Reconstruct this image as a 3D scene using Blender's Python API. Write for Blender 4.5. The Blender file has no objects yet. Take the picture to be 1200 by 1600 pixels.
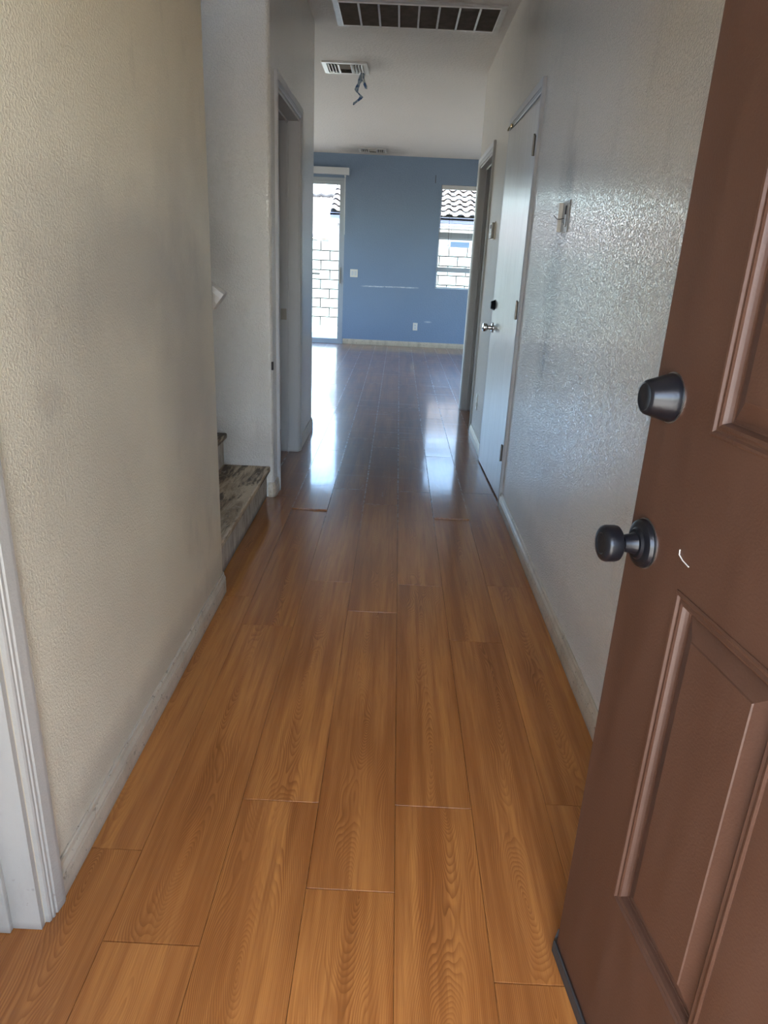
import bpy, bmesh, math, random
from mathutils import Vector, Matrix, noise
random.seed(7)
PI = math.pi
S = bpy.context.scene
C = bpy.data.collections.new('hallway'); S.collection.children.link(C)

# ---------------------------------------------------------------- camera
YAW, PIT, ROL, FPX, EYE = -0.00547535, -0.34739511, 0.0475765, 1079.15, 1.27
fw = Vector((math.sin(YAW)*math.cos(PIT), math.cos(YAW)*math.cos(PIT), math.sin(PIT)))
rt = Vector((math.cos(YAW), -math.sin(YAW), 0)); up = rt.cross(fw)
c_, s_ = math.cos(ROL), math.sin(ROL)
r2 = c_*rt + s_*up; u2 = -s_*rt + c_*up
cam_d = bpy.data.cameras.new('camera'); cam = bpy.data.objects.new('camera', cam_d); C.objects.link(cam)
m = Matrix((r2, u2, -fw)).transposed().to_4x4(); m.translation = Vector((0, 0, EYE)); cam.matrix_world = m
cam_d.sensor_fit = 'VERTICAL'; cam_d.sensor_height = 24; cam_d.lens = 24*FPX/1600; cam_d.clip_start = .02; cam_d.clip_end = 300
S.camera = cam
# ---------------------------------------------------------------- sky, sun, exposure
W = bpy.data.worlds.new('sky'); S.world = W; W.use_nodes = True
wn = W.node_tree; bg = wn.nodes['Background']
sky = wn.nodes.new('ShaderNodeTexSky'); sky.sky_type = 'NISHITA'; sky.sun_disc = False
sky.sun_elevation = math.radians(60); sky.sun_rotation = math.radians(190); sky.dust_density = 1.2; sky.ozone_density = 1.0
wn.links.new(sky.outputs[0], bg.inputs[0]); bg.inputs[1].default_value = 0.37
sd = bpy.data.lights.new('sun', 'SUN'); sd.energy = 5.4; sd.angle = math.radians(.6); sd.color = (1, .95, .87)
sun = bpy.data.objects.new('sun', sd); C.objects.link(sun)
sun.rotation_euler = (math.radians(30), 0, math.radians(-8)); sun.location = (0, -10, 12)   # high, from the front of the house
def portal(name, loc, rot, sx, sy):
    l = bpy.data.lights.new(name, 'AREA'); l.shape = 'RECTANGLE'; l.size = sx; l.size_y = sy; l.cycles.is_portal = True
    o = bpy.data.objects.new(name, l); C.objects.link(o); o.location = loc; o.rotation_euler = rot
portal('portal_front_door', (.045, -.1, 1.03), (PI/2, 0, PI), .93, 2.06)
portal('portal_sliding_door', (-1.81, 11.52, 1.2), (-PI/2, 0, PI), 1.9, 2.4)
portal('portal_window', (1.02, 11.52, 1.65), (-PI/2, 0, PI), .94, 1.5)
V = S.view_settings; V.view_transform = 'Standard'; V.look = 'None'; V.gamma = 1; V.use_curve_mapping = False; V.exposure = 2.75
cy = S.cycles; cy.use_denoising = True; cy.max_bounces = 14; cy.diffuse_bounces = 8; cy.glossy_bounces = 5; cy.transparent_max_bounces = 12
cy.sample_clamp_indirect = 6; cy.caustics_reflective = False; cy.caustics_refractive = False

# ---------------------------------------------------------------- materials
class NT:
    def __init__(s, name):
        s.m = bpy.data.materials.new(name); s.m.use_nodes = True; s.t = s.m.node_tree
        s.b = s.t.nodes['Principled BSDF']; s.out = s.t.nodes['Material Output']
    def n(s, kind, ins=None, **kw):
        x = s.t.nodes.new('ShaderNode'+kind)
        for k, v in kw.items(): setattr(x, k, v)
        for k, v in (ins or {}).items():
            if isinstance(v, bpy.types.NodeSocket): s.t.links.new(v, x.inputs[k])
            elif v is not None: x.inputs[k].default_value = v
        return x
    def math(s, op, a, b=0.0, c=0.0, clamp=False):
        return s.n('Math', {0: a, 1: b, 2: c}, operation=op, use_clamp=clamp).outputs[0]
    def vm(s, op, a, b=(0,0,0)):
        x = s.n('VectorMath', {0: a, 1: b}, operation=op); return x
    def noise(s, vec, scale, detail=3, rough=.5, dist=0.0):
        return s.n('TexNoise', {'Vector': vec, 'Scale': scale, 'Detail': detail, 'Roughness': rough, 'Distortion': dist}).outputs[0]
    def ramp(s, f, a, b, lo=0.0, hi=1.0):
        return s.n('MapRange', {'Value': f, 'From Min': a, 'From Max': b, 'To Min': lo, 'To Max': hi}, clamp=True).outputs[0]
    def mix(s, f, a, b):
        def c4(v): return v if isinstance(v, bpy.types.NodeSocket) else (*v, 1)
        x = s.t.nodes.new('ShaderNodeMix'); x.data_type = 'RGBA'
        for i, v in ((0, f), (6, c4(a)), (7, c4(b))):
            if isinstance(v, bpy.types.NodeSocket): s.t.links.new(v, x.inputs[i])
            else: x.inputs[i].default_value = v
        return x.outputs[2]
    def set(s, **kw):
        names = dict(col='Base Color', rough='Roughness', metal='Metallic', spec='Specular IOR Level', nrm='Normal', coat='Coat Weight', coatr='Coat Roughness')
        for k, v in kw.items():
            i = s.b.inputs[names[k]]
            if isinstance(v, bpy.types.NodeSocket): s.t.links.new(v, i)
            else: i.default_value = (*v, 1) if k == 'col' else v
    def bump(s, h, dist, strength=1.0):
        o = s.n('Bump', {'Height': h, 'Distance': dist, 'Strength': strength}).outputs[0]
        s.set(nrm=o); s.t.links.new(o, s.b.inputs['Coat Normal'])
    def pos(s): return s.n('NewGeometry').outputs['Position']
    def obj(s): return s.n('TexCoord').outputs['Object']
    def scaled(s, vec, sc): return s.vm('MULTIPLY', vec, sc).outputs[0]
    def blob(s, p, cen, rad, edge=.5, nz=.5, nsc=9):
        """soft ragged spot of dirt: 1 inside, 0 outside"""
        d = s.vm('DIVIDE', s.vm('SUBTRACT', p, cen).outputs[0], rad).outputs[0]
        l = s.vm('LENGTH', d).outputs['Value']
        nn = s.noise(p, nsc, 4, .6)
        l = s.math('ADD', l, s.math('MULTIPLY', s.math('SUBTRACT', nn, .5), nz*2))
        return s.ramp(l, 1.0-edge, 1.0+edge, 1, 0)

def wall_paint(name, col, rough=.42, bump=.0022, stains=(), dirt=(.17,.15,.13), spec=.5, coat=0, grime_shade=.35, fine=True, scale=135):
    k = NT(name); p = k.pos()
    n1 = k.noise(p, scale, 3, .55, .3)
    flat = k.ramp(n1, .44, .62)
    big = k.noise(p, 1.3, 5, .62)
    c = k.mix(k.ramp(big, .42, .72, 0, grime_shade), col, tuple(a*b for a, b in zip(col, (.80,.78,.74))))
    mid = k.noise(k.scaled(p, (1, 1, .45)), 7, 5, .65)
    c = k.mix(k.ramp(mid, .56, .80, 0, grime_shade*.9), c, dirt)
    for cen, rad, st, nsc in stains:
        c = k.mix(k.math('MULTIPLY', k.blob(p, cen, rad, .55, .55, nsc), st), c, dirt)
    c = k.mix(k.ramp(n1, .60, .78, 0, .18), c, tuple(min(1, a*1.2) for a in col))
    k.set(col=c, spec=spec, rough=rough, coat=coat, coatr=.2)
    k.bump(flat, bump, .9)
    return k.m

LEFT_ST = [((-.64, 1.75, 1.22), (.3, .45, .16), .42, 5), ((-.64, 2.2, 1.0), (.3, .22, .5), .36, 5), ((-.64, 1.35, .75), (.3, .3, .5), .2, 6),
           ((-.64, 1.8, .10), (.2, .9, .07), .35, 12), ((-.64, 1.6, .9), (.3, .5, .2), .12, 4), ((-.64, 1.28, 1.0), (.2, .05, .04), .25, 20)]
RIGHT_ST = [((.635, 3.02, 1.22), (.2, .13, .42), .55, 6), ((.635, 3.018, .91), (.1, .024, .060), .95, 30), ((.635, 2.92, 1.58), (.1, .06, .10), .45, 12),
            ((.635, 2.7, .75), (.2, .3, .35), .16, 5), ((.635, 2.95, 1.40), (.1, .085, .035), .5, 14), ((.635, 2.6, .15), (.2, 1.0, .08), .22, 10)]
STAIR_ST = [((-.85, 3.67, .28), (.4, .3, .12), .30, 10), ((-.75, 3.67, .78), (.13, .2, .55), .14, 8), ((-.9, 3.67, 1.25), (.12, .3, .12), .2, 7)]
M = {}
GREIGE = (.50, .47, .405)
M['wall_left'] = wall_paint('orange_peel_left', (.68,.605,.455), .42, .0007, LEFT_ST, dirt=(.22,.185,.155), grime_shade=.3, scale=165)
M['wall_right'] = wall_paint('orange_peel_right', (.76,.70,.60), .285, .0048, RIGHT_ST, dirt=(.16,.14,.12), grime_shade=.22, spec=.9, coat=.9, scale=150)
M['wall_stair'] = wall_paint('orange_peel_stair', (.58,.555,.505), .30, .0017, STAIR_ST, dirt=(.26,.22,.18), grime_shade=.25, spec=1.0, coat=1.0)
M['wall_blue'] = wall_paint('blue_paint', (.125,.185,.285), .5, .0012, (((-.1, 11.35, .905), (.0, .2, .2), 0, 5),), dirt=(.10,.14,.21), grime_shade=.15, scale=70)
M['wall_plain'] = wall_paint('plain_paint', (.62,.60,.55), .5, .0012, (), grime_shade=.2)
k = NT('ceiling_texture'); p = k.pos(); n1 = k.noise(p, 42, 4, .6)
n2 = k.noise(k.scaled(p, (1, .35, 1)), 1.1, 4, .6)
c = k.mix(k.ramp(n2, .4, .7, 0, .5), (.66,.645,.63), (.60,.59,.58))
for cen, rad, st in (((-.44, 10.95, 2.742), (.42, .42, .3), .45), ((-.33, 6.35, 2.742), (.16, .2, .2), .25), ((.05, 5.2, 2.742), (.7, .42, .2), .2)):
    c = k.mix(k.math('MULTIPLY', k.blob(p, cen, rad, .4, .4, 6), st), c, (.10,.095,.09))
k.set(col=c, rough=.75); k.bump(k.ramp(n1, .42, .6), .003, .7); M['ceiling'] = k.m

def simple(name, col, rough=.5, metal=0.0, bump=0, bs=60, var=.0, spec=.5):
    k = NT(name); p = k.obj(); cc = col
    if var:
        nn = k.noise(p, 14, 4, .6); cc = k.mix(k.ramp(nn, .4, .7, 0, var), col, tuple(a*.45 for a in col))
    k.set(col=cc, rough=rough, metal=metal, spec=spec)
    if bump: k.bump(k.noise(p, bs, 3), bump)
    return k.m
def trim_paint(name, col, wear=.5, rough=.35, lo=.655):
    k = NT(name); p = k.pos()
    n = k.noise(p, 55, 5, .65); n2 = k.noise(k.scaled(p, (1,1,.25)), 9, 4, .6)
    sep = k.n('SeparateXYZ', {0: p}); low = k.ramp(sep.outputs[2], .0, .35, 1, 0)
    chips = k.math('MULTIPLY', k.ramp(n, lo, lo+.03), k.math('ADD', k.math('MULTIPLY', low, .8), .15), clamp=True)
    c = k.mix(k.math('MULTIPLY', k.ramp(n2, .45, .75), k.math('ADD', k.math('MULTIPLY', low, .5), .12)), col, tuple(a*.5 for a in col))
    c = k.mix(k.math('MULTIPLY', chips, wear), c, (.13,.10,.075))
    c = k.mix(k.math('MULTIPLY', k.ramp(sep.outputs[2], .0, .018, 1, 0), .5), c, (.16,.13,.11))
    k.set(col=c, rough=rough); k.bump(k.noise(p, 120, 3), .0008); return k.m
M['trim'] = trim_paint('trim_paint', (.375,.345,.30))
M['trim_cool'] = trim_paint('grey_white_trim_paint', (.40,.405,.415))
M['base'] = trim_paint('baseboard_paint', (.46,.395,.30), .95, .35, .615)
M['leaf'] = NT('door_leaf_paint')
k = M['leaf']; p = k.obj(); n = k.noise(k.scaled(p, (30, 30, 1.2)), 3, 4, .6)
k.set(col=k.mix(k.ramp(n, .35, .7), (.60,.61,.60), (.50,.51,.50)), rough=k.ramp(n, .3, .7, .28, .40), coat=.5, coatr=.2); k.bump(n, .0012); M['leaf'] = k.m
M['cream'] = simple('cream_plastic', (.62,.60,.54), .35)
M['white'] = simple('white_vinyl', (.50,.53,.56), .3)
M['alu'] = simple('pale_aluminium_frame', (.36,.41,.46), .4)
M['greyplastic'] = simple('grey_plastic', (.30,.29,.27), .4)
M['dark'] = simple('dark_cavity', (.035,.033,.032), .8); M['filter'] = simple('dusty_filter', (.07,.06,.055), .9)
M['chrome'] = simple('chrome', (.62,.60,.57), .16, 1.0)
M['nickel'] = simple('satin_nickel', (.30,.275,.24), .30, 1.0)
M['black'] = simple('black_metal', (.006,.006,.008), .30, 0.0, .0002, 200, spec=.35)
M['silver'] = simple('silver_ring', (.55,.54,.52), .3, 1.0)
M['rubber'] = simple('black_rubber', (.03,.027,.025), .6, 0, .001, 80)
M['brass'] = simple('brass', (.55,.45,.28), .25, 1.0)
M['wire'] = simple('wire', (.06,.05,.05), .5)
M['vent'] = simple('vent_enamel', (.50,.49,.47), .38, 0, 0, 1, .35)
M['ventdirty'] = simple('dirty_louvre', (.21,.185,.165), .6, 0, 0, 1, .6)
M['ventwhite'] = simple('vent_white', (.72,.72,.70), .3)
k = NT('brown_door_paint'); p = k.obj()
n = k.noise(k.scaled(p, (6, 6, 1.0)), 3, 5, .6); n2 = k.noise(p, 260, 2)
c = k.mix(k.ramp(n, .35, .7), (.058,.023,.0115), (.074,.031,.016))
chips = k.ramp(k.noise(p, 38, 4, .7), .765, .775)
c = k.mix(chips, c, (.50,.42,.36))
k.set(col=c, rough=k.ramp(n, .3, .7, .45, .56)); k.bump(n2, .0006, .6); M['brown'] = k.m

# laminate plank: grain, cathedral figures, worn edges, mopping streaks
k = NT('laminate_plank'); p = k.obj(); gp = k.pos()
rnd = k.n('ObjectInfo').outputs['Random']; r9 = k.math('MULTIPLY', rnd, 57.0)
sp = k.n('SeparateXYZ', {0: p}); x, y = sp.outputs[0], sp.outputs[1]
pv = k.n('CombineXYZ', {0: x, 1: y, 2: r9}).outputs[0]
wob = k.noise(k.scaled(pv, (9, 2.2, 1)), 1, 2, .5)
x0 = k.math('MULTIPLY', k.math('SUBTRACT', k.noise(k.scaled(pv, (0, 1.1, 1)), 1, 1), .5), .16)
xa = k.math('MULTIPLY', k.math('SUBTRACT', x, x0), 300)
ty = k.math('MULTIPLY', k.math('SINE', k.math('ADD', k.math('MULTIPLY', y, 5.2), r9)), 13.0)
ty = k.math('ADD', ty, k.math('MULTIPLY', k.math('SUBTRACT', wob, .5), 30))
h = k.math('SQRT', k.math('ADD', k.math('MULTIPLY', xa, xa), k.math('MULTIPLY', ty, ty)))
h = k.math('ADD', h, k.math('MULTIPLY', k.noise(k.scaled(pv, (30, 3, 1)), 1, 2, .5), 2.4))
ln = k.math('FRACT', k.math('MULTIPLY', h, .95))
line = k.math('MULTIPLY', k.ramp(ln, .30, .92), k.ramp(ln, .92, 1.0, 1, 0))
fib = k.noise(k.scaled(pv, (420, 9, 1)), 1, 3, .6)
tone = k.noise(k.scaled(pv, (17, .9, 1)), 1, 4, .6); band2 = k.noise(k.scaled(pv, (60, 2.0, 1)), 1, 3, .6)
lightc, darkc, redc = (.49,.195,.047), (.15,.044,.008), (.31,.103,.022)
c = k.mix(k.ramp(tone, .38, .66), lightc, redc)
c = k.mix(k.math('MULTIPLY', line, k.math('MULTIPLY', k.ramp(tone, .3, .7, .4, .9), k.ramp(k.noise(k.scaled(pv, (13, 1.6, 1)), 1, 2), .35, .6, .25, 1))), c, darkc)
c = k.mix(k.ramp(band2, .46, .70, 0, .7), c, (.235,.078,.017)); c = k.mix(k.ramp(fib, .48, .75, 0, .5), c, (.24,.085,.02))
pt = k.math('MULTIPLY', rnd, .22)
c = k.mix(pt, c, (.33,.135,.045))
# worn, swollen joint edges in the middle and back of the hall
gs = k.n('SeparateXYZ', {0: gp}); gy = gs.outputs[1]
ex = k.math('SUBTRACT', .0948, k.math('ABSOLUTE', x)); ey = k.math('SUBTRACT', .628, k.math('ABSOLUTE', y))
e = k.math('MINIMUM', ex, ey)
wearn = k.noise(gp, 22, 5, .65)
wear = k.math('MULTIPLY', k.ramp(e, .0012, .0060, 1, 0), k.ramp(wearn, .42, .60))
wear = k.math('MULTIPLY', wear, k.ramp(gy, 3.1, 4.2))
scuff = k.math('MULTIPLY', k.ramp(k.noise(k.scaled(gp, (2.2, 1.0, 1)), 6, 6, .72, 1.2), .60, .72), k.ramp(gy, 2.7, 4.0))
grime_shade = k.math('MULTIPLY', k.ramp(k.noise(k.scaled(gp, (1, .6, 1)), 2.4, 5, .65), .25, .6, .35, 1), k.ramp(gy, 2.4, 4.4, 0, .62))
c = k.mix(grime_shade, c, (.115,.062,.048))  # far planks darkened in colour for the dim hall end, plus traffic dirt
c = k.mix(k.math('MULTIPLY', wear, .85), c, (.50,.46,.44))
c = k.mix(k.math('MULTIPLY', scuff, .30), c, (.42,.36,.34))
streak = k.noise(k.scaled(gp, (1.1, 7.0, 1)), 2.2, 5, .65, .6)
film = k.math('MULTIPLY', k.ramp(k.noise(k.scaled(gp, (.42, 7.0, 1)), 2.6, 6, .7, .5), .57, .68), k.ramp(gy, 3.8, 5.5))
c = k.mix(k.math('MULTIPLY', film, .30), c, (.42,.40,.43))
rg = k.math('ADD', .085, k.math('MULTIPLY', k.ramp(streak, .35, .7, 0, .03), k.ramp(gy, 3.0, 4.5)))
rg = k.math('ADD', rg, k.math('MULTIPLY', scuff, .12)); rg = k.math('ADD', rg, k.math('MULTIPLY', film, .10)); rg = k.math('ADD', rg, k.math('MULTIPLY', wear, .2))
rg = k.math('MINIMUM', k.math('ADD', rg, k.ramp(gy, 1.5, 3.6, .17, 0)), .268)
k.set(col=c, rough=rg, spec=.42, coat=k.ramp(gy, 2.2, 4.5, .15, .55), coatr=.33)
k.bump(k.math('ADD', k.noise(k.scaled(gp, (2.5, 2.5, 1)), 4, 2), k.math('MULTIPLY', fib, .015)), .0007, .6)
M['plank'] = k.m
M['subfloor'] = simple('dark_joint', (.020,.013,.010), .8)
k = NT('worn_plywood_paint'); p = k.pos()
n = k.noise(k.scaled(p, (4.5, 1.0, 4)), 3, 6, .7, .5); n2 = k.noise(k.scaled(p, (1,1,1)), 26, 5, .7); n3 = k.noise(k.scaled(p, (9, 1.5, 9)), 2, 6, .72, .9)
c = k.mix(k.ramp(n, .44, .60), (.52,.42,.29), (.26,.19,.12)); c = k.mix(k.ramp(n3, .50, .58, 0, .85), c, (.055,.036,.024)); c = k.mix(k.ramp(n2, .58, .68, 0, .5), c, (.52,.48,.42))
k.set(col=c, rough=.7); k.bump(n2, .002, .8); M['tread'] = k.m
k = NT('worn_riser_paint'); p = k.pos(); n = k.noise(k.scaled(p, (5, 5, 1.2)), 9, 6, .7)
sz = k.n('SeparateXYZ', {0: p}).outputs[2]
c = k.mix(k.ramp(n, .42, .66), (.46,.42,.35), (.24,.20,.155)); c = k.mix(k.ramp(sz, 0, .035, .8, 0), c, (.04,.035,.03)); k.set(col=c, rough=.65); k.bump(n, .002, .6); M['riser'] = k.m
# clear glass that lets daylight straight through
k = NT('clear_glass'); g = k.n('BsdfGlossy', {'Roughness': .0}); t = k.n('BsdfTransparent', {'Color': (.95,.98,.98,1)})
fr = k.n('Fresnel', {'IOR': 1.45}); mx = k.n('MixShader', {0: k.math('MULTIPLY', fr.outputs[0], .7), 1: t.outputs[0], 2: g.outputs[0]})
k.t.links.new(mx.outputs[0], k.out.inputs[0]); M['glass'] = k.m
def outdoor(name, col, rough=.9, sc=8, amt=.3, bump=.004):
    k = NT(name); p = k.pos(); n = k.noise(p, sc, 5, .6)
    k.set(col=k.mix(k.ramp(n, .35, .7, 0, amt), col, tuple(a*.55 for a in col)), rough=rough); k.bump(n, bump); return k.m
M['block'] = outdoor('concrete_block', (.25,.30,.29), sc=12, amt=.25)
M['mortar'] = outdoor('mortar', (.03,.03,.033), sc=20)
M['tile'] = outdoor('clay_roof_tile', (.27,.23,.21), sc=3, amt=.3)
M['stucco'] = outdoor('pale_stucco', (.74,.72,.70), sc=20, amt=.1)
M['fascia'] = outdoor('lavender_fascia', (.17,.18,.25), sc=5, amt=.15)
M['dirt'] = outdoor('dry_ground', (.30,.26,.20), sc=6, amt=.4, bump=.01)
M['slab'] = outdoor('concrete_slab', (.42,.42,.42), sc=5, amt=.25); M['porch'] = outdoor('pale_concrete', (.64,.61,.56), sc=5, amt=.2)
M['housepane'] = simple('dark_house_window', (.10,.14,.18), .1)

# ---------------------------------------------------------------- mesh helpers
class MB:
    def __init__(s): s.v, s.f = [], []
    def add(s, vs, fs):
        n = len(s.v); s.v += [tuple(q) for q in vs]; s.f += [tuple(i+n for i in f) for f in fs]; return s
    def box(s, x0, x1, y0, y1, z0, z1):
        return s.add([(x0,y0,z0),(x1,y0,z0),(x1,y1,z0),(x0,y1,z0),(x0,y0,z1),(x1,y0,z1),(x1,y1,z1),(x0,y1,z1)],
                     [(0,3,2,1),(4,5,6,7),(0,1,5,4),(1,2,6,5),(2,3,7,6),(3,0,4,7)])
    def bbox(s, x0, x1, y0, y1, z0, z1, b=.002):
        """box with chamfered edges"""
        bm = bmesh.new(); bmesh.ops.create_cube(bm, size=1)
        bmesh.ops.scale(bm, vec=(x1-x0, y1-y0, z1-z0), verts=bm.verts); bmesh.ops.translate(bm, vec=((x0+x1)/2, (y0+y1)/2, (z0+z1)/2), verts=bm.verts)
        bmesh.ops.bevel(bm, geom=bm.edges[:], offset=b, segments=2, affect='EDGES', profile=.5)
        bm.verts.index_update(); s.add([v.co[:] for v in bm.verts], [[v.index for v in f.verts] for f in bm.faces]); bm.free(); return s
    def prism(s, poly, z0, z1):
        n = len(poly)
        return s.add([(a, b, z0) for a, b in poly]+[(a, b, z1) for a, b in poly],
                     [tuple(range(n))[::-1], tuple(range(n, 2*n))]+[(i, (i+1) % n, n+(i+1) % n, n+i) for i in range(n)])
    def lathe(s, prof, org, axis, seg=28):
        """prof: (distance along axis, radius)"""
        ax = Vector(axis).normalized(); a = ax.orthogonal().normalized(); b = ax.cross(a); o = Vector(org); vs = []
        for d, r in prof:
            for i in range(seg):
                t = 2*PI*i/seg; vs.append(o+ax*d+(a*math.cos(t)+b*math.sin(t))*r)
        fs = []
        for j in range(len(prof)-1):
            for i in range(seg):
                fs.append((j*seg+i, j*seg+(i+1) % seg, (j+1)*seg+(i+1) % seg, (j+1)*seg+i))
        fs.append(tuple(range(seg))[::-1]); fs.append(tuple(range((len(prof)-1)*seg, len(prof)*seg)))
        return s.add(vs, fs)
    def tube(s, pts, r, seg=8):
        pts = [Vector(q) for q in pts]; vs = []
        for j, q in enumerate(pts):
            d = (pts[min(j+1, len(pts)-1)]-pts[max(j-1, 0)]).normalized(); a = d.cross(Vector((.13,.27,.95))).normalized(); b = d.cross(a)
            for i in range(seg):
                t = 2*PI*i/seg; vs.append(q+(a*math.cos(t)+b*math.sin(t))*r)
        fs = [(j*seg+i, j*seg+(i+1) % seg, (j+1)*seg+(i+1) % seg, (j+1)*seg+i) for j in range(len(pts)-1) for i in range(seg)]
        fs += [tuple(range(seg))[::-1], tuple(range((len(pts)-1)*seg, len(pts)*seg))]
        return s.add(vs, fs)
    def sweep(s, path, prof, frame, closed=False):
        """path: list of nodes; frame(node, a, b) -> point; prof: closed outline of (a, b)"""
        n, q = len(path), len(prof); vs = [frame(nd, a, b) for nd in path for a, b in prof]
        fs = []
        for j in range(n if closed else n-1):
            for i in range(q):
                fs.append((j*q+i, j*q+(i+1) % q, ((j+1) % n)*q+(i+1) % q, ((j+1) % n)*q+i))
        if not closed: fs += [tuple(range(q))[::-1], tuple(range((n-1)*q, n*q))]
        return s.add(vs, fs)
    def build(s, name, mat, parent=None, smooth=False, org=None, rotz=0.0):
        me = bpy.data.meshes.new(name)
        vs = s.v
        if org is not None:
            o = Vector(org); R = Matrix.Rotation(-rotz, 3, 'Z'); vs = [tuple(R @ (Vector(q)-o)) for q in vs]
        me.from_pydata(vs, [], s.f); bm = bmesh.new(); bm.from_mesh(me)
        bmesh.ops.recalc_face_normals(bm, faces=bm.faces); bm.to_mesh(me); bm.free()
        me.materials.append(M[mat] if isinstance(mat, str) else mat)
        if smooth:
            me.polygons.foreach_set('use_smooth', [True]*len(me.polygons))
            try: me.set_sharp_from_angle(angle=math.radians(35))
            except Exception: pass
        ob = bpy.data.objects.new(name, me); C.objects.link(ob)
        if parent: ob.parent = parent
        elif org is not None: ob.location = org; ob.rotation_euler.z = rotz
        return ob
def tag(o, label=None, cat=None, group=None, kind=None):
    for a, b in (('label', label), ('category', cat), ('group', group), ('kind', kind)):
        if b: o[a] = b
    return o
def empty(name, loc=(0,0,0), rz=0.0):
    o = bpy.data.objects.new(name, None); o.empty_display_size = .1; C.objects.link(o); o.location = loc; o.rotation_euler.z = rz; return o
def struct(o, label=None, cat=None): return tag(o, label, cat, kind='structure')
def arc(cx, cy, r, a0, a1, n=6): return [(cx+r*math.cos(math.radians(a0+(a1-a0)*i/n)), cy+r*math.sin(math.radians(a0+(a1-a0)*i/n))) for i in range(n+1)]

XL, XR, ZC, YF = -.642, .635, 2.742, 11.35
TOP = 5.4
# ---------------------------------------------------------------- floor and planks
floor = struct(MB().box(-3.3, 3.3, -.08, YF+.15, -.16, -.0125).build('floor', 'subfloor'), 'orange-brown wood laminate plank floor running down the hallway', 'floor')
PW, PL = .19, 1.2565
base_y = {0: 1.193, 1: .972, 2: 1.365, 3: 1.116, 4: 1.370, 5: .930, 6: 1.400}
cache = {}
def plank_mesh(ln):
    key = round(ln, 3)
    if key not in cache:
        b = .0002; w, l = PW/2-.0004, ln/2-.0005
        mb = MB(); l -= .0006; top = [(-w+b,-l+b,0),(w-b,-l+b,0),(w-b,l-b,0),(-w+b,l-b,0)]; mid = [(-w,-l,-.0004),(w,-l,-.0004),(w,l,-.0004),(-w,l,-.0004)]; bot = [(-w,-l,-.0105),(w,-l,-.0105),(w,l,-.0105),(-w,l,-.0105)]
        mb.add(top+mid+bot, [(0,1,2,3)]+[(i+4, (i+1)%4+4, (i+1)%4, i) for i in range(4)]+[(i+8, (i+1)%4+8, (i+1)%4+4, i+4) for i in range(4)]+[(11,10,9,8)])
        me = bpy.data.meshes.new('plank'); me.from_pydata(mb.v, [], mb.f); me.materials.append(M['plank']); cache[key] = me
    return cache[key]
for ci in range(-10, 14):
    xc = -.610+PW*ci
    if ci in base_y: by = base_y[ci]
    else: by = .95+((ci*7) % 5)*.25
    yy = by-PL*2
    while yy < YF:
        y0, y1 = max(yy, -.07), min(yy+PL, YF-.002); yy += PL
        if y1-y0 < .03: continue
        if xc < -.75 and y1 < 5.3 and not (xc > -1.0 and y0 < 1.1): continue
        if xc > .75 and y1 < 5.4: continue
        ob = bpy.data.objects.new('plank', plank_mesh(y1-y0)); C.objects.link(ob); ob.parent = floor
        tilt = .0035 if (y0+y1)/2 > 2.9 else .0001
        a, b2 = random.uniform(-tilt, tilt)*.35, random.uniform(-tilt, tilt)
        lift = 0
        if ci in (1, 5) and 3.2 < y0 < 3.8: a = -.0055/.3; lift = .0032      # two cupped planks with raised near ends
        ob.location = (xc, (y0+y1)/2, -.0006-abs(b2)*PW/2+lift); ob.rotation_euler = (a*.3, b2, 0)

# ---------------------------------------------------------------- ceiling, shell
cl = MB().box(-3.3, 3.3, -.08, 2.44, ZC, ZC+.25).box(XL-.05, 3.3, 2.44, 3.74, ZC, ZC+.25).box(-3.3, 3.3, 3.74, YF+.15, ZC, ZC+.25)
ceil = struct(cl.build('ceiling', 'ceiling'), 'textured greyish white ceiling of the hallway and far room', 'ceiling')
struct(MB().box(-3.45, 3.45, -.25, YF+.3, TOP, TOP+.15).build('roof_slab', 'stucco'), 'roof over the house, out of view', 'roof')
struct(MB().box(-3.45, 3.45, -1.75, -.25, 2.62, 2.75).build('added_porch_roof', 'stucco'), 'unseen porch roof added behind the camera to keep sun out of the doorway', 'roof')  # added roof, blocks direct sun through the front doorway
# entry wall (behind the camera), side shells
ew = MB().box(-3.45, -.42, -.2, .06, -.1, TOP).box(.512, 3.45, -.2, .06, -.1, TOP).box(-.42, .512, -.2, .06, 2.07, TOP)
struct(ew.build('wall_front', 'wall_plain'), 'entry wall around the front doorway, behind the camera', 'wall')
ADDED_WINDOWS = [(-1, 2.60, 3.57, 2.95, 5.1, 'tall window high in the stairwell'), (-1, 6.3, 8.5, .5, 2.35, 'wide side window of the far room, nearer one'), (-1, 8.9, 11.0, .5, 2.35, 'wide side window of the far room, farther one'),
        (1, 7.0, 8.8, .7, 2.35, 'right side window of the far room, nearer one'), (1, 9.2, 11.2, .15, 2.4, 'right side window of the far room, farther one')]  # unseen windows added to brighten the far room and stairwell
for sgn, nm in ((-1, 'left'), (1, 'right')):
    a, b = sorted((sgn*3.3, sgn*3.45)); ys = .06; mb = MB()
    for s_, y0, y1, z0, z1, lb in ADDED_WINDOWS:
        if s_ != sgn: continue
        mb.box(a, b, ys, y0, -.16, TOP).box(a, b, y0, y1, -.16, z0).box(a, b, y0, y1, z1, TOP); ys = y1
    mb.box(a, b, ys, YF, -.16, TOP)
    struct(mb.build('wall_outer_'+nm, 'wall_plain'), nm+' outer wall of the far room, out of view', 'wall')
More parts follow.
